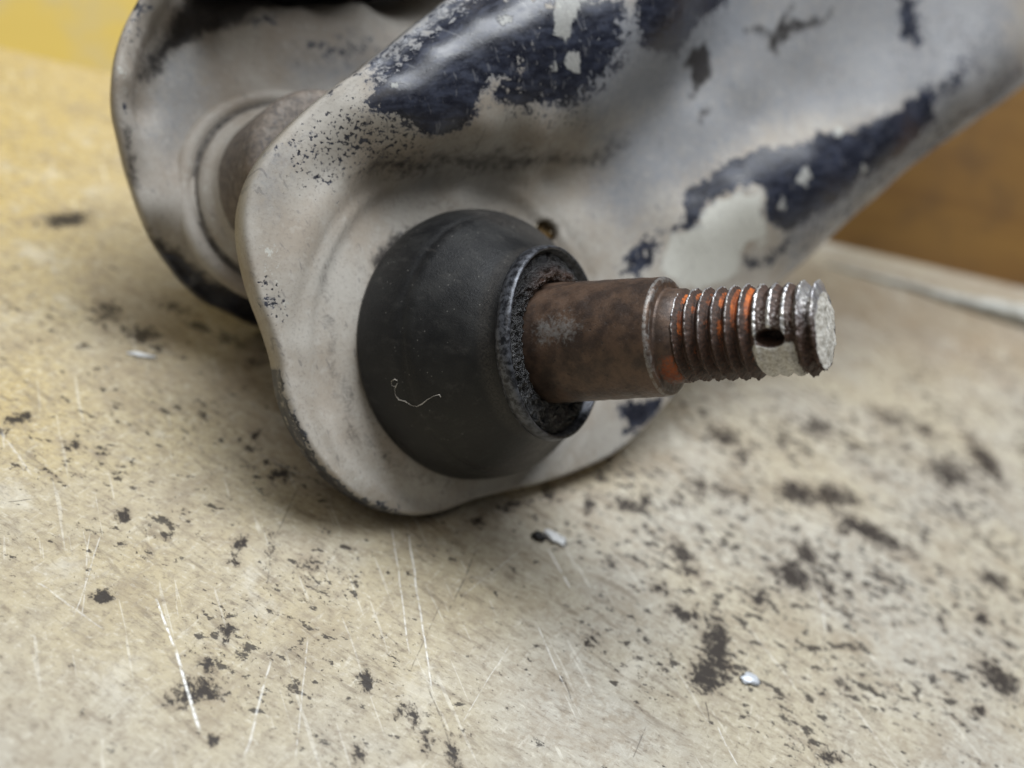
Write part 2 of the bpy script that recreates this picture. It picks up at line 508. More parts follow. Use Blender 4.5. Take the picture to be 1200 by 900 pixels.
Vf, Ff, f3 = stamped(front_outline, front_ctrl, N_F, P0, M_ARM, "shell", None, extra=front_extra, hole=(645, 272, 2.1, -0.2))
lowest = Vf[:, 2].min()
print("front arm lowest z (mm):", lowest)
base_f = Vector(Vf[Vf[:, 2].argmin()]); base_f.z = 0
Vf[:, 2] -= 0  # camera height is chosen so that the rim rests on the bench

ARM_GROUP = "car control arms lying on the bench"
arm = empty("control_arm", base_f, "front car suspension control arm with black rubber boot and rusty threaded stud", "control arm", ARM_GROUP)

uv = pix(Vf)
def warp_uv(uv, V, amp=1.0):
    o = uv.copy()
    for i, p in enumerate(V):
        q = Vector(p)
        a = noise.noise_vector(q * 0.16) * 9.0 + noise.noise_vector(q * 0.45 + Vector((7, 3, 1))) * 8.0
        o[i, 0] += a.x * amp; o[i, 1] += a.y * amp
    return o
WUV = warp_uv(uv, Vf)
def combine(items):
    out = np.zeros(len(WUV))
    for poly, e, top in items:
        out = np.maximum(out, soft(WUV, poly, e, top))
    return out
paint = combine([
    ([(428, 112), (445, 85), (480, 55), (520, 22), (560, -5), (640, -20), (640, 30), (620, 60), (600, 100), (575, 95), (553, 140), (505, 162), (486, 150), (455, 136), (432, 128)], 14, 0.86),
    ([(480, 100), (520, 80), (560, 75), (556, 140), (505, 160), (487, 140)], 8, 1.1),
    ([(560, 110), (600, 80), (660, 100), (650, 125), (620, 138), (590, 128)], 10, 0.72),
    ([(600, -10), (735, -10), (735, 60), (720, 95), (660, 135), (600, 110)], 24, 0.80),
    ([(670, 40), (700, 38), (705, 70), (680, 75)], 8, 0.9),
    ([(742, -10), (868, -20), (842, 14), (805, 38), (790, 62), (748, 60)], 14, 0.95),
    ([(1045, -10), (1078, -10), (1086, 30), (1070, 62), (1052, 40)], 12, 0.80),
    ([(795, 262), (798, 232), (835, 197), (880, 180), (930, 168), (1000, 150), (1055, 125), (1090, 98), (1105, 112), (1095, 145), (1055, 180), (1010, 213),
      (975, 242), (942, 262), (915, 280), (903, 252), (890, 226), (866, 219), (842, 228), (826, 245), (812, 268)], 9, 0.95),
    ([(940, 268), (1055, 182), (1200, 62), (1215, 90), (1000, 247), (925, 315)], 14, 0.54),
    ([(1085, 100), (1130, 60), (1150, 70), (1130, 110), (1095, 140)], 16, 0.60),
    ([(742, 292), (775, 264), (778, 305), (742, 332), (722, 318)], 12, 0.76),
    ([(780, 270), (800, 245), (806, 262), (790, 285)], 8, 0.5),
    ([(870, 305), (910, 290), (935, 270), (940, 285), (900, 318), (872, 325)], 8, 0.62),
    ([(722, 470), (790, 462), (770, 490), (742, 512), (730, 500)], 8, 0.95),
    ([(700, 536), (735, 512), (765, 497), (750, 515), (720, 532)], 6, 0.5),
    ([(337, 470), (348, 478), (372, 530), (366, 545), (345, 510)], 6, 0.62),
    ([(432, 588), (470, 592), (476, 602), (445, 602)], 5, 0.68),
    ([(302, 344), (325, 340), (324, 356), (306, 357)], 5, 0.52),
    ([(335, 165), (372, 148), (376, 153), (348, 168), (322, 188), (318, 180)], 5, 0.60),
    ([(380, 112), (418, 80), (424, 84), (388, 116)], 4, 0.72),
    ([(425, 100), (480, 62), (540, 16), (620, -60), (560, -60), (515, -2), (470, 36), (428, 72)], 12, 0.62),
    ([(545, 135), (575, 130), (580, 136), (550, 142)], 4, 0.6),
])
speck = combine([
    ([(330, 160), (400, 105), (450, 95), (520, 150), (500, 195), (430, 205), (380, 240), (335, 230)], 22, 0.62),
    ([(400, 120), (470, 150), (490, 185), (430, 200), (385, 190)], 14, 0.74),
    ([(600, 130), (700, 120), (690, 160), (610, 165)], 14, 0.55),
    ([(295, 320), (340, 320), (345, 380), (315, 385)], 10, 0.55),
    ([(840, 280), (900, 290), (890, 320), (840, 315)], 12, 0.50),
    ([(745, 20), (800, 30), (790, 70), (745, 80)], 10, 0.65),
    ([(1030, 0), (1200, -20), (1200, 90), (1080, 150), (1020, 90)], 30, 0.52), ([(720, 60), (850, 0), (900, 30), (760, 160)], 30, 0.42),
],) + 0.20
thin = combine([
    ([(600, 20), (760, -10), (900, -50), (900, 60), (800, 130), (700, 160), (640, 130)], 40, 0.95),
    ([(680, 150), (800, 80), (900, 100), (860, 160), (800, 220), (740, 280), (690, 250)], 35, 0.75),
    ([(900, 200), (1000, 150), (1200, 20), (1210, 100), (1000, 255), (920, 320)], 20, 0.7),
    ([(760, 0), (1000, -40), (1200, -20), (1200, 80), (1050, 140), (900, 160), (760, 260), (700, 240), (720, 150)], 30, 0.72),
    ([(420, 60), (500, -10), (620, -10), (600, 100), (450, 130)], 20, 0.7),
    ([(290, 200), (330, 160), (360, 170), (330, 260), (300, 260)], 20, 0.45),
])
grime_shade = combine([
    ([(430, 180), (560, 172), (700, 172), (740, 150), (740, 180), (700, 200), (560, 205), (440, 208), (400, 215)], 14, 0.55),  # dirt at the ridge foot, deepened to paint in the valley's shade
    ([(812, 60), (826, 50), (832, 75), (826, 105), (810, 120), (806, 95)], 7, 0.9),
    ([(818, 130), (835, 118), (840, 128), (822, 150)], 6, 0.7),
    ([(868, 30), (900, 36), (975, 12), (978, 17), (925, 42), (896, 46), (870, 35)], 6, 0.86), ([(898, 60), (904, 40), (926, 4), (936, 6), (922, 34), (910, 64)], 6, 0.84),
    ([(930, 20), (1010, 0), (1020, 6), (940, 40)], 14, 0.34), ([(1120, 40), (1190, 10), (1195, 60), (1130, 100)], 22, 0.36),
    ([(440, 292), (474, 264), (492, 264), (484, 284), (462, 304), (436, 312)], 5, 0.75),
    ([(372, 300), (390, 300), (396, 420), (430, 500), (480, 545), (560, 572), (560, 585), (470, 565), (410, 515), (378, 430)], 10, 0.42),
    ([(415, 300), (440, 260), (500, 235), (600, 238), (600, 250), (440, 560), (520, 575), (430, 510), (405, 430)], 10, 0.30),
    ([(500, 155), (515, 150), (505, 165), (492, 163)], 4, 0.8),
])
chalk = combine([
    ([(776, 320), (790, 275), (812, 262), (838, 232), (866, 222), (886, 228), (900, 252), (900, 275), (880, 290), (870, 312), (850, 330), (790, 335)], 7, 0.88),
    ([(645, -5), (685, -5), (680, 30), (668, 55), (655, 50), (650, 20)], 6, 0.85),
    ([(640, 70), (652, 66), (655, 80), (645, 85)], 5, 0.8),
    ([(664, 62), (680, 62), (684, 74), (676, 84), (664, 78)], 4, 0.9),
    ([(578, 18), (598, 15), (602, 32), (585, 42)], 5, 0.75),
    ([(452, 92), (470, 86), (475, 98), (460, 105)], 5, 0.7),
    ([(932, 206), (948, 204), (952, 214), (942, 222), (932, 216)], 3, 1.0),
    ([(974, 152), (986, 150), (989, 160), (978, 164)], 3, 0.95),
    ([(908, 240), (922, 232), (926, 240), (914, 248)], 4, 0.8),
    ([(1008, 192), (1016, 188), (1016, 204), (1008, 204)], 3, 0.8),
    ([(880, 60), (960, 70), (1050, 60), (1030, 110), (950, 130), (870, 120)], 40, 0.36),
    ([(335, 490), (350, 470), (390, 540), (460, 585), (540, 585), (500, 600), (440, 590), (380, 555)], 14, 0.45),
    ([(300, 280), (330, 280), (350, 440), (340, 470), (310, 350)], 14, 0.40),
])
edge_d = poly_sd(uv, [(a, b) for a, b, _ in front_outline])
low = (uv[:, 1] > 430) & (uv[:, 0] < 700)
paint = np.maximum(paint, np.where(low & (edge_d < 6), np.clip(0.50 - 0.09 * edge_d, 0, 0.66), 0))
mk("shell", Vf, Ff, M_ARM, arm, base_f, dict(paint=paint, speck=speck, thin=thin, grime_shade=grime_shade, chalk=chalk))

# ---- ball joint: axis of the stud and the seat of the boot
pR = at(649, 402, 149.5); pE = at(968, 384, 130.0)
DS_c = (pE - pR).normalized(); LEN = (pE - pR).length
DS = D(DS_c); A1, A2, _ = frame(DS); PR = W(pR)
# angle zero of the stud looks at the camera
tocam = (CAMPOS - (PR + DS * 28)); tocam -= DS * tocam.dot(DS); tocam.normalize()
UPW = D((0, 1, 0)); UPW -= DS * UPW.dot(DS); UPW.normalize()
A1 = tocam; A2 = DS.cross(A1)                    # A2 is image-up or image-down
sgn = 1.0 if A2.dot(UPW) > 0 else -1.0
NF = D(N_F); B1, B2, _ = frame(NF); BC = W(f3(556, 404, -0.9))
def ring_pts(c, a1, a2, r, seg):
    return [c + a1 * (r * math.cos(2 * math.pi * k / seg)) + a2 * (r * math.sin(2 * math.pi * k / seg)) for k in range(seg)]
# boot: loft from a circle on the seat to a circle behind the seal ring
SEG = 96
b1 = (D((1, 0, 0)) - NF * NF.dot(D((1, 0, 0)))).normalized(); b2 = NF.cross(b1)
d1 = (D((1, 0, 0)) - DS * DS.dot(D((1, 0, 0)))).normalized(); d2 = DS.cross(d1)
prof = [(0.0, 19.4, 0), (0.0, 20.2, 0), (0.03, 20.5, 0), (0.07, 20.6, 0), (0.13, 20.55, 0), (0.20, 20.4, 0), (0.28, 20.1, 0), (0.36, 19.7, 0), (0.40, 19.45, 0), (0.42, 19.3, 0), (0.44, 19.15, 0), (0.46, 19.0, 0), (0.48, 18.85, 0),
        (0.52, 18.3, 0), (0.60, 17.3, 0), (0.68, 16.25, 0), (0.76, 15.2, 0), (0.81, 14.55, 0), (0.85, 13.95, 0), (0.89, 13.4, 0), (0.93, 13.1, 0), (0.97, 12.7, 0), (1.0, 12.5, 0), (1.0, 9.0, 0)]
V = []
TOPC = PR - DS * 1.4
for f_, r, _z in prof:
    c = BC.lerp(TOPC, f_)
    w = f_ ** 1.4
    for k in range(SEG):
        a = 2 * math.pi * k / SEG
        p = b1.lerp(d1, w) * math.cos(a) + b2.lerp(d2, w) * math.sin(a)
        r2_ = r - 0.22 * math.exp(-((f_ - 0.44) / 0.03) ** 2)
        rr = r2_ + 0.16 * noise.noise(Vector((math.cos(a) * 2, math.sin(a) * 2, f_ * 3))) * (1 if 0 < f_ < 1 else 0)
        V.append(c + p.normalized() * rr)
boot_faces = grid_faces(len(prof), SEG)
uvb = pix(V)
fr_ = np.repeat([p[0] for p in prof], SEG)
dustb = np.maximum(np.where((fr_ > 0.86) & (fr_ < 0.96), 0.22, np.where(fr_ < 0.06, 0.5, 0.0)), 0)
dustb = np.maximum(np.maximum(dustb, soft(uvb, [(590, 545), (640, 505), (650, 520), (620, 555), (560, 568)], 12, 0.55)), soft(uvb, [(540, 240), (640, 270), (690, 300), (640, 285), (590, 262)], 10, 0.5))
boot = mk("dust_boot", V, boot_faces, M_RUBBER, arm, base_f, dict(dust=dustb))
bvh = BVHTree.FromPolygons([Vector(v) for v in V], [list(f) for f in boot_faces])

# seal ring: a shallow cup washer round the shaft
def lathe(c, a1, a2, ax, prof, seg=96, wob=0.0, seed=0.0):
    V = []
    for r, h in prof:
        for k in range(seg):
            a = 2 * math.pi * k / seg
            w = wob * noise.noise(Vector((math.cos(a) * 3 + seed, math.sin(a) * 3, h * 0.6 + r * .4)))
            V.append(c + a1 * ((r + w) * math.cos(a)) + a2 * ((r + w) * math.sin(a)) + ax * (h + w * 0.6))
    return V, grid_faces(len(prof), seg)
Vr, Fr = lathe(PR, A1, A2, DS, [(8.6, -1.6), (12.9, -1.6), (13.5, -1.3), (13.75, -0.6), (13.7, 0.3), (13.5, 0.85), (13.25, 0.9), (13.0, 0.6), (12.8, -0.4), (8.3, -0.7)], wob=0.12)
mk("seal_ring", Vr, Fr, M_RING, arm, base_f)
# grease: lumpy tar between ring and shaft
V = []; R_, C_ = 46, 260
rust = []
for i in range(R_):
    ph = math.pi * i / (R_ - 1)
    for k in range(C_):
        a = 2 * math.pi * k / C_
        r = 10.55 - 2.4 * math.cos(ph)
        h = -0.75 + 1.0 * math.sin(ph)
        q = Vector((math.cos(a) * r, math.sin(a) * r, h))
        nz = noise.fractal(q * 0.9, 0.6, 2.1, 5) * 0.8 + noise.noise(q * 2.2) * 0.22
        up_ = math.sin(a) * sgn
        clump = 1.0 * math.exp(-((up_ - 0.92) / 0.16) ** 2) * (1 if True else 0)
        inner = math.exp(-((r - 9.3) / 1.2) ** 2)
        rr = r + 0.35 * noise.noise(q * 1.3 + Vector((9, 1, 4))) * math.sin(ph)
        h += (nz * 0.8 + clump * inner * 1.4) * math.sin(ph)
        V.append(PR + A1 * (rr * math.cos(a)) + A2 * (rr * math.sin(a)) + DS * h)
        rust.append(min(1, clump * inner * 1.2))
mk("grease", V, grid_faces(R_, C_), M_GREASE, arm, base_f, dict(rust=rust))

Vh, Fh = lathe(BC, b1, b2, NF, [(23.8, -3.1), (24.0, -3.5), (23.8, -4.0), (17.4, -4.2), (16.8, -8.0), (15.5, -9.2), (6, -9.4), (0.2, -9.4)], 64, wob=0.1)
hv = W(f3(645, 272, -0.2)) - BC
print("hole rho", (hv - NF * hv.dot(NF)).length, "housing min z", min(v[2] for v in Vh))
mk("joint_housing", Vh, Fh, M_STUD, arm, base_f)

hc_ = W(f3(645, 272, -2.5))
Vq, Fq = lathe(hc_, b1, b2, NF, [(2.6, -0.5), (2.6, 0.0), (1.6, 0.12), (0.1, 0.15)], 24)
t = NT("ochre_hole_shade"); M_HOLE_SHADE = t.out(color=t.mix(t.step(t.noise(0.8, 4), 0.35, 0.65), (0.22, 0.13, 0.035), (0.05, 0.035, 0.02)), rough=0.6)  # dark ochre stands for the shaded depth behind the hole
mk("hole_shade_disc", Vq, Fq, M_HOLE_SHADE, arm, base_f)  # added disc that hides the lit bench behind the hole

# shaft of the stud
T0, T1 = -2.0, 17.6
prof = [(8.45, T0), (8.4, 0.5)] + [(8.4 - 0.5 * (x - 0.5) / 16.3, x) for x in np.linspace(1, 16.8, 30)] + \
       [(7.88, 17.0), (7.78, 17.3), (7.6, 17.5), (7.3, 17.6), (6.5, 17.65), (6.35, 17.75), (6.25, 18.1), (6.2, 19.8), (5.4, 20.2)]
Vs, Fs = lathe(PR, A1, A2, DS, prof, 128, wob=0.10)
uvs = pix(Vs)
Vs_np = np.array([tuple(v) for v in Vs])
rel = (Vs_np - np.array(PR)); tt = rel @ np.array(DS); rad = np.linalg.norm(rel - tt[:, None] * np.array(DS), axis=1)
bare = np.maximum(soft(uvs, [(618, 372), (665, 362), (690, 380), (670, 405), (625, 412)], 16, 0.62),
                  np.where((tt > 16.9) & (tt < 17.45), 0.62, 0))
bare = np.maximum(bare, np.where((tt > 17.5) & (tt < 17.7) & (rad > 6.6), 0.55, 0))
rustm = soft(uvs, [(772, 420), (788, 415), (800, 430), (806, 448), (785, 452), (770, 440)], 12, 0.86)
stud = mk("stud", Vs, Fs, M_STUD, arm, base_f, dict(bare=bare, rust=rustm))

# thread: one helical surface with a worn, drilled end
PITCH = 1.75; TA = 19.6; TB = LEN
nt, na = 240, 240
V = []; a_bare = []; a_rust = []; a_mud = []
RC, RT = 6.05, 4.95
hole_t, hole_r = LEN - 5.4, 1.1
hole_a = -sgn * 0.16
for i in range(nt):
    tx = TA + (TB - TA) * i / (nt - 1)
    for k in range(na):
        a = 2 * math.pi * k / na
        a_s = (a + math.pi) % (2 * math.pi) - math.pi
        ph = (tx / PITCH - a / (2 * math.pi)) % 1.0
        tri = 1 - abs(2 * ph - 1)                       # 0 root, 1 crest
        pr = min(1.0, max(0.0, (tri - 0.06) / 0.86))
        q = Vector((math.cos(a) * 6, math.sin(a) * 6, tx))
        nz = noise.noise(q * 0.8)
        worn = float(smooth(9.0, 6.4, np.array(TB - tx))) * float(smooth(2.0, 3.2, np.array(TB - tx)))
        worn *= 0.55 + 0.45 * math.cos(a_s - hole_a)
        pp = pr * (1 - 0.88 * worn) + 0.66 * worn
        r = RT + (RC - RT) * pp - 0.25 * worn + (0.16 * nz + 0.16 * noise.noise(q * 2.1 + Vector((4, 4, 4)))) * pr + (0.10 * noise.noise(q * 2.3) if TB - tx < 8 else 0)
        if TB - tx < 3.0: r += 0.30 * noise.fractal(q * 0.7, .7, 2, 4) - 0.1
        if TB - tx < 0.9: r -= 0.7 * ((0.9 - (TB - tx)) / 0.9) ** 1.6
        # the cross-drilled hole
        dx = tx - hole_t; dy = (a_s - hole_a) * r
        rho = math.hypot(dx / 1.45, dy)
        dep = float(smooth(hole_r + 0.25, hole_r - 0.30, np.array(rho)))
        r -= 2.6 * dep
        V.append(PR + A1 * (r * math.cos(a)) + A2 * (r * math.sin(a)) + DS * tx)
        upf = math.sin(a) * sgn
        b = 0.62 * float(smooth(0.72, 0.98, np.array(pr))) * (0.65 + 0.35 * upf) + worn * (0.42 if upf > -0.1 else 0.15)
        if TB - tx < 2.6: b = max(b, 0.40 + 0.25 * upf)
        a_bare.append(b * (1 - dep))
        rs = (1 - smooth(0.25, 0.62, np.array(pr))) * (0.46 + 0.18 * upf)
        zone = math.exp(-((TB - tx - 9.4) / 2.2) ** 2)
        rs = rs * (0.8 + 0.9 * noise.noise(q * 0.45 + Vector((1, 6, 2)))) + zone * (1 - smooth(0.35, 0.9, np.array(pr))) * 0.52 * max(0, min(1, upf * 1.3 + 0.45))
        if TB - tx < 7.4: rs = 0
        a_rust.append(float(rs) * (1 - dep))
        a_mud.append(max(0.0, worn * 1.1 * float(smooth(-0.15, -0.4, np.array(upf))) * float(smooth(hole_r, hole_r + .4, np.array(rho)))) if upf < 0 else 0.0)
Ft = grid_faces(nt, na)
# end face, slightly rough and dished
ends = [0.97] + [0.94 - 0.05 * i for i in range(18)] + [0.03]
b0 = (nt - 1) * na; cur = nt * na
rend = [(Vector(V[b0 + k]) - (PR + DS * TB)) for k in range(na)]
prev = list(range(b0, b0 + na))
for e in ends:
    ids = list(range(cur, cur + na)); cur += na
    for k in range(na):
        q = rend[k] * e
        V.append(PR + DS * (TB + 0.22 * (1 - e) ** .5 + 0.28 * noise.fractal(Vector((q.x * .5, q.y * 1.1, q.z * .35)), .7, 2, 5)) + q)
        a_bare.append(0.85); a_rust.append(0); a_mud.append(0.74)
    for k in range(na):
        j = (k + 1) % na
        Ft.append((prev[k], prev[j], ids[j], ids[k]))
    prev = ids
V.append(PR + DS * (TB + 0.2)); a_bare.append(0.85); a_rust.append(0); a_mud.append(0)
for k in range(na):
    Ft.append((prev[k], prev[(k + 1) % na], cur))
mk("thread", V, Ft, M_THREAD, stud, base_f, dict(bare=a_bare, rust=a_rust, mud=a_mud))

# ---- rear arm, seen from its hollow side
N_R = Vector((0.50, 0.06, 0.86)).normalized()
PRR = at(335, 232, 186.0)
rear_outline = [(215, -95, 5), (186, -45, 6), (163, -2, 6), (147, 28, 6), (136, 60, 6), (131, 92, 6), (132, 128, 5.4), (140, 162, 4.4), (147, 190, 3.2), (154, 214, 2),
    (166, 250, 1), (182, 287, -4), (206, 325, -10), (240, 356, -14), (285, 377, -16), (330, 388, -16), (400, 396, -14), (480, 380, -9), (540, 300, -2),
    (580, 180, 0), (620, 60, 0), (670, -40, 0), (690, -170, 24), (450, -190, 30), (260, -170, 26)]  # top edge, out of view, raised to screen the hollow from overhead light
rear_ctrl = [(150, 95, 5.2), (165, 100, 2.6), (160, 60, 4.8), (176, 60, 2.4), (200, 20, 3.4), (225, 15, 0.5), (160, 128, 2.2), (180, 150, 1.8), (200, 100, .8), (210, 180, .2), (230, 60, -.4), (230, 120, -.2), (250, 20, -1.5), (230, 285, -1.0), (215, 305, -4.5), (245, 335, -8), (300, 355, -9), (290, 338, -4), (250, 310, -2.0), (255, 285, 0), (380, 370, -5),
    (300, 60, 0), (300, 100, 0), (400, 100, 0), (335, 232, 0), (400, 50, .8), (350, 25, 1.0), (430, 20, 1.2), (300, 22, .4), (500, 30, 1.0), (350, 8, -1), (420, 2, -.5), (290, 6, -2),
    (255, 35, -3.0), (210, 40, -.5), (230, 10, -5), (260, -10, -9), (320, -15, -11), (380, -20, -12), (440, -30, -11), (260, -60, 2), (350, -60, 2), (450, -70, 2), (350, -110, 16), (480, -120, 16), (560, 0, 0.4)]
def rear_extra(q, sd, st):
    top = smooth(0, 14, q[:, 1])
    return (2.0 - 0.12 * sd) * (1 - smooth(3.3, 3.75, sd)) * top - 0.5 * smooth(3.3, 3.8, sd) * (1 - smooth(5, 11, sd)) * top
Vb, Fb, r3 = stamped(rear_outline, rear_ctrl, N_R, PRR, M_REAR, "shell", None, extra=rear_extra, lam=0.3, spacing=0.7,
                     rim=[(0.30, -0.05), (0.62, -0.22), (0.86, -0.5), (0.95, -0.9), (0.95, -2.6), (-0.7, -2.6)])
# slide it along its lines of sight until its lowest edge touches the bench
zc = Vb[:, 2] - HEIGHT
k_rear = -HEIGHT / zc.min()
Vb = np.array(CAMPOS) + (Vb - np.array(CAMPOS)) * k_rear
print("rear scale", k_rear)
base_r = Vector(Vb[Vb[:, 2].argmin()]); base_r.z = 0
arm2 = empty("control_arm", base_r, "dusty control arm behind the front one, showing its hollow side and round sleeve", "control arm", ARM_GROUP)
uv = pix(Vb)
WUV = warp_uv(uv, Vb, 0.8)
paint_shade2 = combine([
    ([(350, 50), (420, 30), (470, 40), (430, 75), (380, 85)], 20, 0.44),
    ([(290, 18), (325, 12), (325, 30), (295, 32)], 8, 0.55),
    ([(150, 5), (175, -5), (180, 12), (152, 25)], 8, 0.6),
    ([(146, 122), (152, 120), (154, 138), (147, 140)], 3, 0.75),
    ([(170, 290), (215, 310), (255, 340), (340, 355), (340, 410), (240, 375), (190, 330)], 14, 1.1),  # shade under the lower edge, put into the colour
])
speck2 = combine([([(250, 40), (360, 30), (420, 60), (380, 100), (260, 110)], 30, 0.45), ([(138, 20), (170, 0), (170, 40), (150, 70), (138, 60)], 8, 0.75)]) + 0.08
thin2 = combine([([(170, 60), (240, 40), (260, 120), (200, 200), (165, 160)], 30, 0.6), ([(330, 60), (450, 50), (430, 110), (330, 110)], 25, 0.6)])
grime_shade2 = combine([([(232, -20), (330, -20), (290, 22), (240, 40), (200, 62), (172, 100), (165, 90), (190, 40)], 16, 1.05), ([(140, 138), (158, 142), (160, 200), (170, 240), (150, 210)], 6, 0.65),  # first patch paints in the shade of the upper left corner
                  ([(165, 265), (215, 300), (255, 335), (330, 352), (330, 400), (240, 370), (190, 320)], 14, 1.0),  # underside shade painted dark
                  ([(200, -60), (460, -60), (440, 2), (350, 8), (260, 4)], 5, 0.95)])  # shade of the gap along the top, painted dark
chalk2 = combine([([(133, 60), (150, 60), (155, 115), (140, 125)], 8, 0.42), ([(320, 20), (500, 5), (480, 45), (340, 50)], 20, 0.38)])
mk("shell", Vb, Fb, M_REAR, arm2, base_r, dict(paint=paint_shade2, speck=speck2, thin=thin2, grime_shade=grime_shade2, chalk=chalk2))
NR = D(N_R)
CC = CAMPOS + (W(r3(335, 232, 0)) - CAMPOS) * k_rear
c1 = (D((1, 0, 0)) - NR * NR.dot(D((1, 0, 0)))).normalized(); c2 = NR.cross(c1)
capprof = [(18.6, -0.4), (18.4, 0.5), (17.8, 1.15), (17.0, 1.35), (16.3, 1.05), (15.8, 0.5), (15.4, 0.5), (15.2, 1.4), (14.9, 2.4), (14.3, 3.1), (13.6, 3.6), (13.2, 4.4), (13.0, 6), (12.9, 9), (12.8, 12), (12.7, 16),
           (12.6, 19), (12.0, 20.4), (10.5, 21), (3, 21), (0.3, 21)]
ncut = 13
for nm, pr_, mt_ in (("crimp_ring", capprof[:ncut], M_REAR), ("sleeve", capprof[ncut - 1:], None)):
    if mt_ is None:
        mt_ = arm_material("grimy_sleeve", (0.20, 0.165, 0.135), (0.20, 0.18, 0.165))
    Vc, Fc = lathe(CC, c1, c2, NR, [(r * 0.985, h) for r, h in pr_], 96, wob=0.12)
    rr_ = np.repeat([p[0] for p in pr_], 96); hh_ = np.repeat([p[1] for p in pr_], 96)
    sl = nm == "sleeve"
    mk(nm, Vc, Fc, mt_, arm2, base_r, dict(
        paint=np.full(len(Vc), 0.12 if sl else 0.0), speck=np.full(len(Vc), 0.45 if sl else 0.15), thin=np.zeros(len(Vc)),
        grime_shade=np.where(hh_ > 5, 0.46, 0.2) if sl else np.where((rr_ > 15) & (rr_ < 16.2), 0.60, 0.05),
        chalk=np.zeros(len(Vc)) if sl else np.where(rr_ < 15.1, 0.30, 0.22)))

# ------------------------------------------------------------------ bench top
SEGS = [  # scratches measured on the photograph: pixels, half width mm, strength
    ((182, 700), (205, 760), 0.16, 0.9), ((205, 760), (234, 860), 0.20, 1.0), ((459, 612), (480, 770), 0.12, 0.50), ((477, 612), (508, 822), 0.14, 0.60),
    ((120, 622), (85, 728), 0.10, 0.35), ((105, 622), (95, 730), 0.10, 0.30), ((540, 700), (615, 640), 0.10, 0.30), ((318, 770), (285, 895), 0.16, 0.45),
    ((362, 740), (345, 900), 0.12, 0.35), ((628, 730), (665, 810), 0.12, 0.45), ((640, 640), (672, 694), 0.14, 0.8), ((540, 850), (600, 750), 0.09, 0.3),
    ((300, 530), (360, 560), 0.08, 0.35), ((960, 690), (968, 740), 0.14, 0.4), ((840, 850), (865, 899), 0.12, 0.5), ((40, 680), (125, 740), 0.14, 0.3),
    ((0, 505), (40, 560), 0.2, 0.3), ((330, 400), (375, 560), 0.06, 0.2),
]
DARKSEGS = [((525, 720), (560, 640), 0.13, 0.55), ((480, 790), (520, 700), 0.10, 0.45), ((826, 820), (832, 850), 0.10, 0.8), ((355, 560), (318, 640), 0.12, 0.5), ((318, 640), (312, 690), 0.12, 0.4),
            ((6, 588), (40, 584), 0.10, 0.7), ((660, 790), (672, 826), 0.14, 0.6), ((740, 890), (758, 850), 0.08, 0.5), ((960, 770), (1010, 822), 0.10, 0.4), ((500, 800), (535, 890), 0.14, 0.5)]
t = NT("stained_bench_wood")
xyz = t.n.new("ShaderNodeSeparateXYZ"); t.l.new(t.co, xyz.inputs[0])
px_, py_ = xyz.outputs[0], xyz.outputs[1]
warp = t.noise(0.12, 3, 0.5)
def seg_mask(a, b, hw, st_):
    pa = on_bench(*a); pb = on_bench(*b)
    L = (pb - pa).length; ux, uy = (pb.x - pa.x) / L, (pb.y - pa.y) / L
    dx = t.math('SUBTRACT', px_, pa.x); dy = t.math('SUBTRACT', py_, pa.y)
    al = t.math('ADD', t.math('MULTIPLY', dx, ux), t.math('MULTIPLY', dy, uy))
    ac = t.math('SUBTRACT', t.math('MULTIPLY', dx, uy), t.math('MULTIPLY', dy, ux))
    ac = t.math('ABSOLUTE', t.math('ADD', ac, t.math('MULTIPLY', t.math('SUBTRACT', warp, 0.5), 0.8)))
    m = t.step(ac, hw * 1.5, hw * 0.3)
    m = t.math('MULTIPLY', m, t.math('MULTIPLY', t.step(al, 0, 0.12 * L), t.step(al, L, 0.85 * L)))
    return t.math('MULTIPLY', m, st_)
def all_segs(lst):
    o = None
    for s_ in lst:
        m = seg_mask(*s_)
        o = m if o is None else t.math('MAXIMUM', o, m)
    return o
brk = t.step(t.noise(0.9, 5, 0.7), 0.36, 0.56)
lum = t.math("MULTIPLY", all_segs(SEGS), brk); dkl = t.math("MULTIPLY", all_segs(DARKSEGS), brk)
gr_dir = 0.35
big = t.noise(0.035, 5, 0.55)
mid = t.noise(0.16, 6, 0.62)
fine = t.noise(1.3, 6, 0.68)
grain = t.noise(1.0, 6, 0.65, vec=t.map((0.22, 1.6, 1), rot=(0, 0, gr_dir)))
grain2 = t.noise(1.0, 5, 0.65, vec=t.map((1.1, 0.22, 1), rot=(0, 0, 0.5)))
c = t.mix(t.step(big, 0.36, 0.64), (0.405, 0.36, 0.265), (0.385, 0.36, 0.305))
c = t.mix(t.math('MULTIPLY', t.attr("yellow"), t.lin(mid, 0.3, 0.7, 0.5, 1.0)), c, (0.46, 0.34, 0.125))
c = t.mix(t.math('MULTIPLY', t.step(mid, 0.50, 0.70), 0.42), c, (0.33, 0.29, 0.23))
c = t.mix(t.math('MULTIPLY', t.step(grain, 0.52, 0.72), 0.34), c, (0.30, 0.26, 0.20))
c = t.mix(t.math('MULTIPLY', t.step(fine, 0.52, 0.74), 0.34), c, (0.34, 0.295, 0.23))
c = t.mix(t.math('MULTIPLY', t.step(grain2, 0.55, 0.72), 0.30), c, (0.76, 0.73, 0.64))
c = t.mix(t.math('MULTIPLY', t.attr("tan"), t.lin(mid, 0.3, 0.7, 0.35, 0.9)), c, (0.24, 0.165, 0.095))
hair = t.noise(1.0, 2, 0.5, vec=t.map((0.05, 0.9, 1), rot=(0, 0, 1.15)), dist=0.3)
c = t.mix(t.math('MULTIPLY', t.step(hair, 0.655, 0.69), 0.28), c, (0.80, 0.78, 0.70))
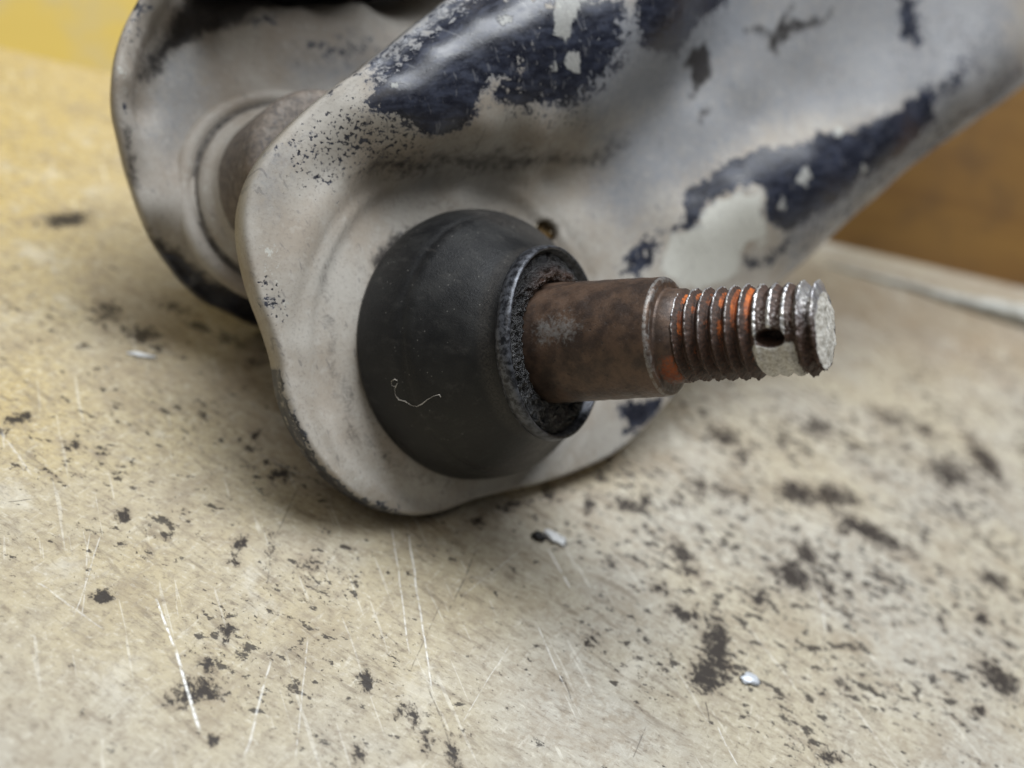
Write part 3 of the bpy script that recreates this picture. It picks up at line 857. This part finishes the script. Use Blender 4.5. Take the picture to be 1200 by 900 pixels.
hair2 = t.noise(1.0, 2, 0.5, vec=t.map((0.06, 1.1, 1), rot=(0, 0, 2.1), loc=(7, 3, 0)), dist=0.3)
c = t.mix(t.math('MULTIPLY', t.step(hair2, 0.66, 0.69), 0.25), c, (0.22, 0.18, 0.14))
mot = t.noise(0.55, 8, 0.7, dist=0.3)
c = t.mix(t.math('MULTIPLY', t.step(mot, 0.45, 0.66), 0.55), c, (0.24, 0.195, 0.14))
mot2 = t.noise(1.1, 8, 0.75, vec=t.map((0.6, 1.2, 1), rot=(0, 0, 0.35), loc=(11, 5, 0)))
c = t.mix(t.math("MULTIPLY", t.step(mot2, 0.52, 0.66), 0.6), c, (0.13, 0.10, 0.072))
c = t.mix(t.math("MULTIPLY", t.step(mot2, 0.47, 0.34), 0.5), c, (0.62, 0.585, 0.49))
blt = t.noise(0.085, 6, 0.65, dist=0.4)
c = t.mix(t.math('MULTIPLY', t.step(blt, 0.50, 0.68), 0.45), c, (0.235, 0.185, 0.125))
c = t.mix(t.math('MULTIPLY', t.step(blt, 0.44, 0.30), 0.4), c, (0.60, 0.57, 0.49))
# dark oily specks: ragged islands, plus the measured stains
sp1 = t.noise(1.0, 5, 0.62, vec=t.map((0.42, 0.62, 1), rot=(0, 0, 0.3)))
sp2 = t.noise(1.0, 5, 0.66, vec=t.map((1.0, 1.5, 1), rot=(0, 0, 0.9), loc=(3, 9, 0)))
dens = t.math('ADD', t.attr("dirt"), t.math('MULTIPLY', t.math('SUBTRACT', t.noise(0.075, 4, 0.6), 0.5), 3.0))
smear = t.noise(1.0, 6, 0.66, vec=t.map((0.12, 0.55, 1), rot=(0, 0, 0.55), loc=(2, 8, 0)), dist=0.5)
c = t.mix(t.math('MULTIPLY', t.step(t.math('ADD', smear, t.math('MULTIPLY', dens, 0.035)), 0.54, 0.70), 0.55), c, (0.15, 0.115, 0.08))
s1 = t.math('ADD', sp1, t.math('MULTIPLY', dens, 0.13))
s2 = t.math('ADD', sp2, t.math('MULTIPLY', dens, 0.10))
mark = t.math('MAXIMUM', t.math('MULTIPLY', t.step(s1, 0.655, 0.725), 0.9), t.math('MULTIPLY', t.step(s2, 0.665, 0.735), 0.85))
st_v = t.math('ADD', t.attr("stain"), t.math('MULTIPLY', t.math('SUBTRACT', t.math('ADD', t.math('MULTIPLY', t.noise(0.55, 8, 0.72, dist=0.6), 0.6), t.math('MULTIPLY', sp2, 0.4)), 0.5), 3.4))
mark = t.math('MAXIMUM', mark, t.step(st_v, 0.30, 0.66))
mark = t.math('MAXIMUM', mark, dkl)
halo = t.step(t.math('ADD', t.attr("stain"), t.math('MULTIPLY', t.math('SUBTRACT', mid, 0.5), 0.8)), 0.05, 0.6)
c = t.mix(t.math('MULTIPLY', halo, 0.35), c, (0.20, 0.155, 0.11))
c = t.mix(t.math('MULTIPLY', mark, 0.96), c, (0.018, 0.0125, 0.010))
c = t.mix(lum, c, (0.85, 0.84, 0.80))
hgt = t.math('ADD', t.math('MULTIPLY', grain, 0.5), t.math('MULTIPLY', fine, 0.5))
hgt = t.math('SUBTRACT', hgt, t.math('MULTIPLY', lum, 0.9))
hgt = t.math('ADD', hgt, t.math('MULTIPLY', mark, 0.25))
M_BENCH = t.out(color=c, rough=t.lin(mid, 0.3, 0.7, 0.42, 0.62), spec=0.35, normal=t.bump(hgt, 0.00022, 0.55))

# wall line: where the bench ends against the board
wa = on_bench(0, 56); wb = on_bench(1200, 338)
wd = (wb - wa).normalized(); wn = Vector((wd.y, -wd.x, 0))
if wn.dot(wa) > 0: wn = -wn                       # towards the camera
# fine sheet in view, coarse sheet round it
xs = np.arange(-95, 175, 0.55); ys0 = np.arange(-10, 300, 0.55)
pA = [on_bench(*p) for p in ((0, 0), (1200, 0), (0, 900), (1200, 900))]
xs = np.concatenate([np.arange(-420, -150, 15), np.arange(-150, 200, 0.6), np.arange(200, 520, 15)])
ys = np.concatenate([np.arange(-350, 20, 15), np.arange(20, 260, 0.6), np.arange(260, 420, 10)])
GX, GY = np.meshgrid(xs, ys)
BV = np.stack([GX.ravel(), GY.ravel(), np.zeros(GX.size)], 1)
BF = grid_faces(len(ys), len(xs), closed=False)
uv = pix(BV)
front_ = (BV[:, 1] > 15)
uv[~front_] = (-5000, 5000)
big_blobs = [  # u, v, ru, rv, angle, strength
    (840, 760, 13, 38, -8, 1.0), (826, 790, 16, 18, 0, 1.0), (800, 720, 20, 7, 15, .8), (1020, 624, 40, 9, 28, 1.0), (1000, 618, 18, 9, 0, .8), (930, 675, 20, 14, 20, 1.0),
    (945, 650, 14, 14, 0, .85), (935, 578, 22, 11, 20, .95), (975, 582, 26, 12, 10, .85), (1110, 555, 26, 14, 25, .85), (1155, 540, 34, 9, 52, .9), (960, 500, 18, 12, 20, .75),
    (1170, 795, 30, 12, 45, .95), (890, 700, 12, 12, 0, .8), (800, 655, 10, 24, -35, .8), (775, 690, 14, 10, 0, .6), (715, 660, 8, 14, 0, .6), (240, 810, 22, 14, 0, .8), (210, 820, 14, 10, 0, .85),
    (245, 780, 14, 10, 0, .7), (265, 740, 10, 12, 0, .7), (250, 868, 7, 8, 0, .9), (430, 798, 9, 13, 0, .85), (118, 700, 14, 7, 0, 1.0), (145, 604, 10, 7, 0, .9), (22, 490, 16, 5, -12, .95),
    (5, 506, 6, 7, 0, .8), (87, 522, 11, 5, 0, .85), (122, 532, 8, 4, 0, .7), (168, 393, 14, 9, 0, 1.0), (78, 258, 24, 8, -8, 1.0), (125, 365, 18, 12, 0, .7), (300, 510, 8, 6, 0, .8), (290, 526, 8, 4, 0, .8),
    (330, 556, 12, 8, 0, .9), (385, 585, 8, 6, 0, .5), (282, 636, 10, 7, 0, .8), (275, 655, 6, 8, 0, .7), (318, 640, 6, 18, 0, .6), (362, 660, 14, 8, 0, .65), (470, 830, 7, 10, 0, .7), (486, 838, 8, 12, 0, .8),
    (500, 870, 8, 14, 0, .7), (530, 882, 8, 16, -15, .8), (420, 885, 8, 14, 0, .7), (560, 612, 18, 6, -10, .55), (600, 592, 26, 6, -14, .7), (645, 580, 8, 14, -30, .7), (690, 590, 6, 10, 0, .8), (735, 594, 16, 8, 15, .8),
    (757, 586, 8, 9, 0, .85), (640, 560, 40, 8, -14, .4), (820, 570, 14, 10, 25, .7), (850, 575, 12, 9, 15, .6), (850, 512, 20, 10, 20, .8), (870, 530, 14, 10, 30, .6), (1060, 525, 14, 10, 30, .5),
    (1040, 490, 30, 9, 30, .6), (1085, 505, 14, 8, 30, .7), (1165, 680, 18, 9, 30, .8), (1150, 725, 10, 9, 0, .8), (1050, 730, 8, 10, 0, .5), (690, 748, 10, 8, 0, .7), (700, 755, 8, 6, 0, .6), (985, 800, 16, 6, 30, .6),
    (1145, 835, 9, 7, 10, .8), (970, 888, 14, 9, 0, .7), (970, 690, 14, 9, 40, .7), (1000, 760, 10, 6, 30, .5), (55, 400, 14, 5, 0, .5), (130, 480, 12, 5, 0, .5), (98, 405, 10, 5, 0, .5), (200, 360, 24, 8, 20, .55),
    (240, 385, 30, 7, 25, .6), (270, 400, 22, 8, 20, .7), (300, 425, 14, 6, 0, .6), (630, 632, 9, 6, 0, .4),
]
stain = np.zeros(len(BV))
for u, v, ru, rv, ang, s_ in big_blobs:
    m = (abs(uv[:, 0] - u) < 90) & (abs(uv[:, 1] - v) < 90)
    d = uv[m] - (u, v); a = math.radians(ang)
    x = d[:, 0] * math.cos(a) + d[:, 1] * math.sin(a); y = -d[:, 0] * math.sin(a) + d[:, 1] * math.cos(a)
    stain[m] = np.maximum(stain[m], s_ * np.clip(1.0 - 0.50 * np.sqrt((x / ru) ** 2 + (y / rv) ** 2), 0, 1))
def bsoft(poly, e, top):
    out = np.zeros(len(BV)); m = front_
    out[m] = soft(uv[m], poly, e, top); return out
yellow = np.maximum(bsoft([(-400, -300), (300, -300), (250, 150), (150, 260), (60, 330), (-400, 420)], 150, 1.5), bsoft([(-400, 360), (60, 380), (120, 480), (80, 560), (-400, 620)], 110, 1.0))
yellow = np.maximum(yellow, bsoft([(-400, 300), (300, 330), (400, 600), (560, 700), (420, 860), (-400, 760)], 140, 0.42))
yellow = np.maximum(yellow, bsoft([(-500, -400), (400, -400), (300, 90), (150, 120), (-500, 110)], 70, 1.6))
dirt = np.maximum(bsoft([(560, 480), (700, 430), (1300, 380), (1300, 900), (900, 900), (760, 820), (640, 660)], 90, 0.85), bsoft([(-100, 330), (330, 330), (420, 620), (560, 620), (600, 900), (200, 900), (200, 700), (-100, 600)], 60, 0.5))
tan_ = np.maximum(bsoft([(900, 300), (1300, 340), (1300, 450), (1150, 450), (1000, 400), (900, 420)], 30, 0.85), bsoft([(120, 330), (200, 330), (320, 400), (400, 600), (330, 560), (230, 450), (140, 430)], 40, 0.55))  # first zone: shade at the board's foot, put into the bench colour
tan_ = np.maximum(tan_, bsoft([(400, 590), (560, 600), (760, 520), (800, 540), (640, 600), (480, 640)], 22, 0.5))
bench = mk("workbench_top", BV, BF, M_BENCH, None, (0, 0, 0), dict(stain=stain, yellow=yellow, dirt=dirt, tan=tan_))
tag(bench, "worn pale wooden workbench top with dark oily stains", None, None, "structure")

# ------------------------------------------------------------------ board behind the bench
t = NT("varnished_brown_board")
w1 = t.noise(1.0, 5, 0.6, vec=t.map((0.012, 0.012, 0.16)))
w2 = t.noise(0.06, 5, 0.6)
c = t.mix(t.step(w1, 0.25, 0.78), (0.20, 0.104, 0.022), (0.155, 0.075, 0.016))
c = t.mix(t.math('MULTIPLY', t.step(w2, 0.45, 0.7), 0.5), c, (0.09, 0.048, 0.018))
c = t.mix(t.attr("pale"), c, t.mix(t.step(w2, 0.4, 0.62), (0.66, 0.485, 0.115), (0.60, 0.47, 0.19)))
M_BOARD = t.out(color=c, rough=0.55, normal=t.bump(w1, 0.0003, 0.4))
def board(name, a, b, z0, z1, th, mat, label, cat, cuts=40):
    V = []; pale = []
    d = (b - a)
    for i in range(cuts + 1):
        p = a + d * (i / cuts)
        for off, z in ((0, z0), (0, z1 - 2), (-1.5, z1), (-th, z1), (-th, z0)):
            q = p + wn * (off - 0.62 * z)
            V.append((q.x, q.y, z))
            pale.append(float(smooth(0.60, 0.36, np.array(i / cuts))))  # light painted in: lit left end yellow, shaded right end brown
    Fc = grid_faces(cuts + 1, 5)
    Fc.append(tuple(range(5))); Fc.append(tuple(cuts * 5 + k for k in range(5))[::-1])
    base = (a + b) * 0.5
    return tag(mk(name, V, Fc, mat, None, (base.x, base.y, 0), dict(pale=pale), flat=True), label, cat)
A_ = wa - wd * 260; B_ = wb + wd * 260
board("back_board", A_, B_, 0.0, 160.0, 18.0, M_BOARD, "brown wooden board leaning back along the far edge of the bench", "board")

t = NT("pale_sealant")
M_PALE = t.out(color=t.mix(t.step(t.noise(0.3, 4), 0.4, 0.6), (0.46, 0.46, 0.42), (0.32, 0.31, 0.27)), rough=0.5)
pts = [on_bench(u, v) for u, v in ((965, 306), (1015, 320), (1070, 336), (1110, 350), (1150, 362), (1200, 376), (1280, 400), (1360, 424))]
rads = [0.25, 0.6, 1.1, 1.6, 2.4, 3.2, 3.2, 2.6]
Vp, Fp = tube([p + Vector((0, 0, r * 0.72)) + wn * 2 for p, r in zip(pts, rads)], rads, 10)
o = mk("sealant_strip", Vp, Fp, M_PALE, None, pts[3])
tag(o, "pale strip lying along the foot of the brown board, at right edge", "strip")

# ------------------------------------------------------------------ small things
t = NT("lint"); M_LINT = t.out(color=(0.62, 0.58, 0.52), rough=0.8)
lp = []
loop_c = (463, 450)
path = [(466, 446), (463, 444), (459, 447), (460, 452), (464, 453), (466, 449), (463, 456), (464, 463), (468, 468), (475, 470), (483, 475), (489, 476), (495, 473), (501, 468), (508, 464), (515, 462), (517, 465)]
for u, v in path:
    dirn = D(ray(u, v)).normalized()
    hit = bvh.ray_cast(CAMPOS, dirn)
    if hit[0] is not None:
        lp.append(hit[0] + hit[1] * (0.10 if hit[1].dot(dirn) < 0 else -0.10))
Vl, Fl = tube(lp, [0.03 + 0.018 * math.sin(i * 1.7) for i in range(len(lp))], 6)
tag(mk("lint_fibre", Vl, Fl, M_LINT, None, lp[8]), "thin curled pale lint fibre stuck on the black rubber boot", "lint")

t = NT("bright_metal"); M_BRIGHT = t.out(color=(0.55, 0.58, 0.62), rough=0.5, metal=0.3, normal=t.bump(t.noise(1.5, 4), 0.0002, 0.8))
t = NT("dark_crumb"); M_CRUMB = t.out(color=(0.012, 0.011, 0.011), rough=0.5, normal=t.bump(t.noise(3, 4), 0.0002, 0.8))
t = NT("white_chip"); M_WHITE = t.out(color=(0.70, 0.71, 0.71), rough=0.45)
def pebble(name, u, v, sx, sy, sz, yaw, mat, label, cat, seed, group=None):
    c = on_bench(u, v); V = []; R, C = 9, 14
    for i in range(R):
        ph = math.pi * i / (R - 1)
        for k in range(C):
            a = 2 * math.pi * k / C
            q = Vector((math.sin(ph) * math.cos(a), math.sin(ph) * math.sin(a), math.cos(ph)))
            s_ = 1 + 0.75 * noise.noise(q * 1.9 + Vector((seed, 0, 0)))
            x, y, z = q.x * sx * s_, q.y * sy * s_, max(-0.6, q.z) * sz * s_
            V.append((c.x + x * math.cos(yaw) - y * math.sin(yaw), c.y + x * math.sin(yaw) + y * math.cos(yaw), z))
    zmin = min(p[2] for p in V)
    V = [(x, y, z - zmin + 0.02) for x, y, z in V]
    return tag(mk(name, V, grid_faces(R, C), mat, None, (c.x, c.y, 0)), label, cat, group)
pebble("metal_chip", 648, 632, 1.9, 1.0, 0.5, -0.5, M_WHITE, "bright white chip on the bench beside a black crumb below the boot", "chip", 1)
pebble("dirt_crumb", 630, 631, 1.0, 0.65, 0.6, -0.3, M_CRUMB, "black crumb touching the bright white chip on the bench", "crumb", 4)
pebble("metal_bead", 877, 797, 1.3, 1.0, 0.35, 0.2, M_BRIGHT, "small shiny metal bead on the bench right of the dark smear", "bead", 7)
pebble("paper_scrap", 166, 417, 2.2, 0.5, 0.25, 0.05, M_WHITE, "thin white scrap on the bench left of the rear arm", "scrap", 9)
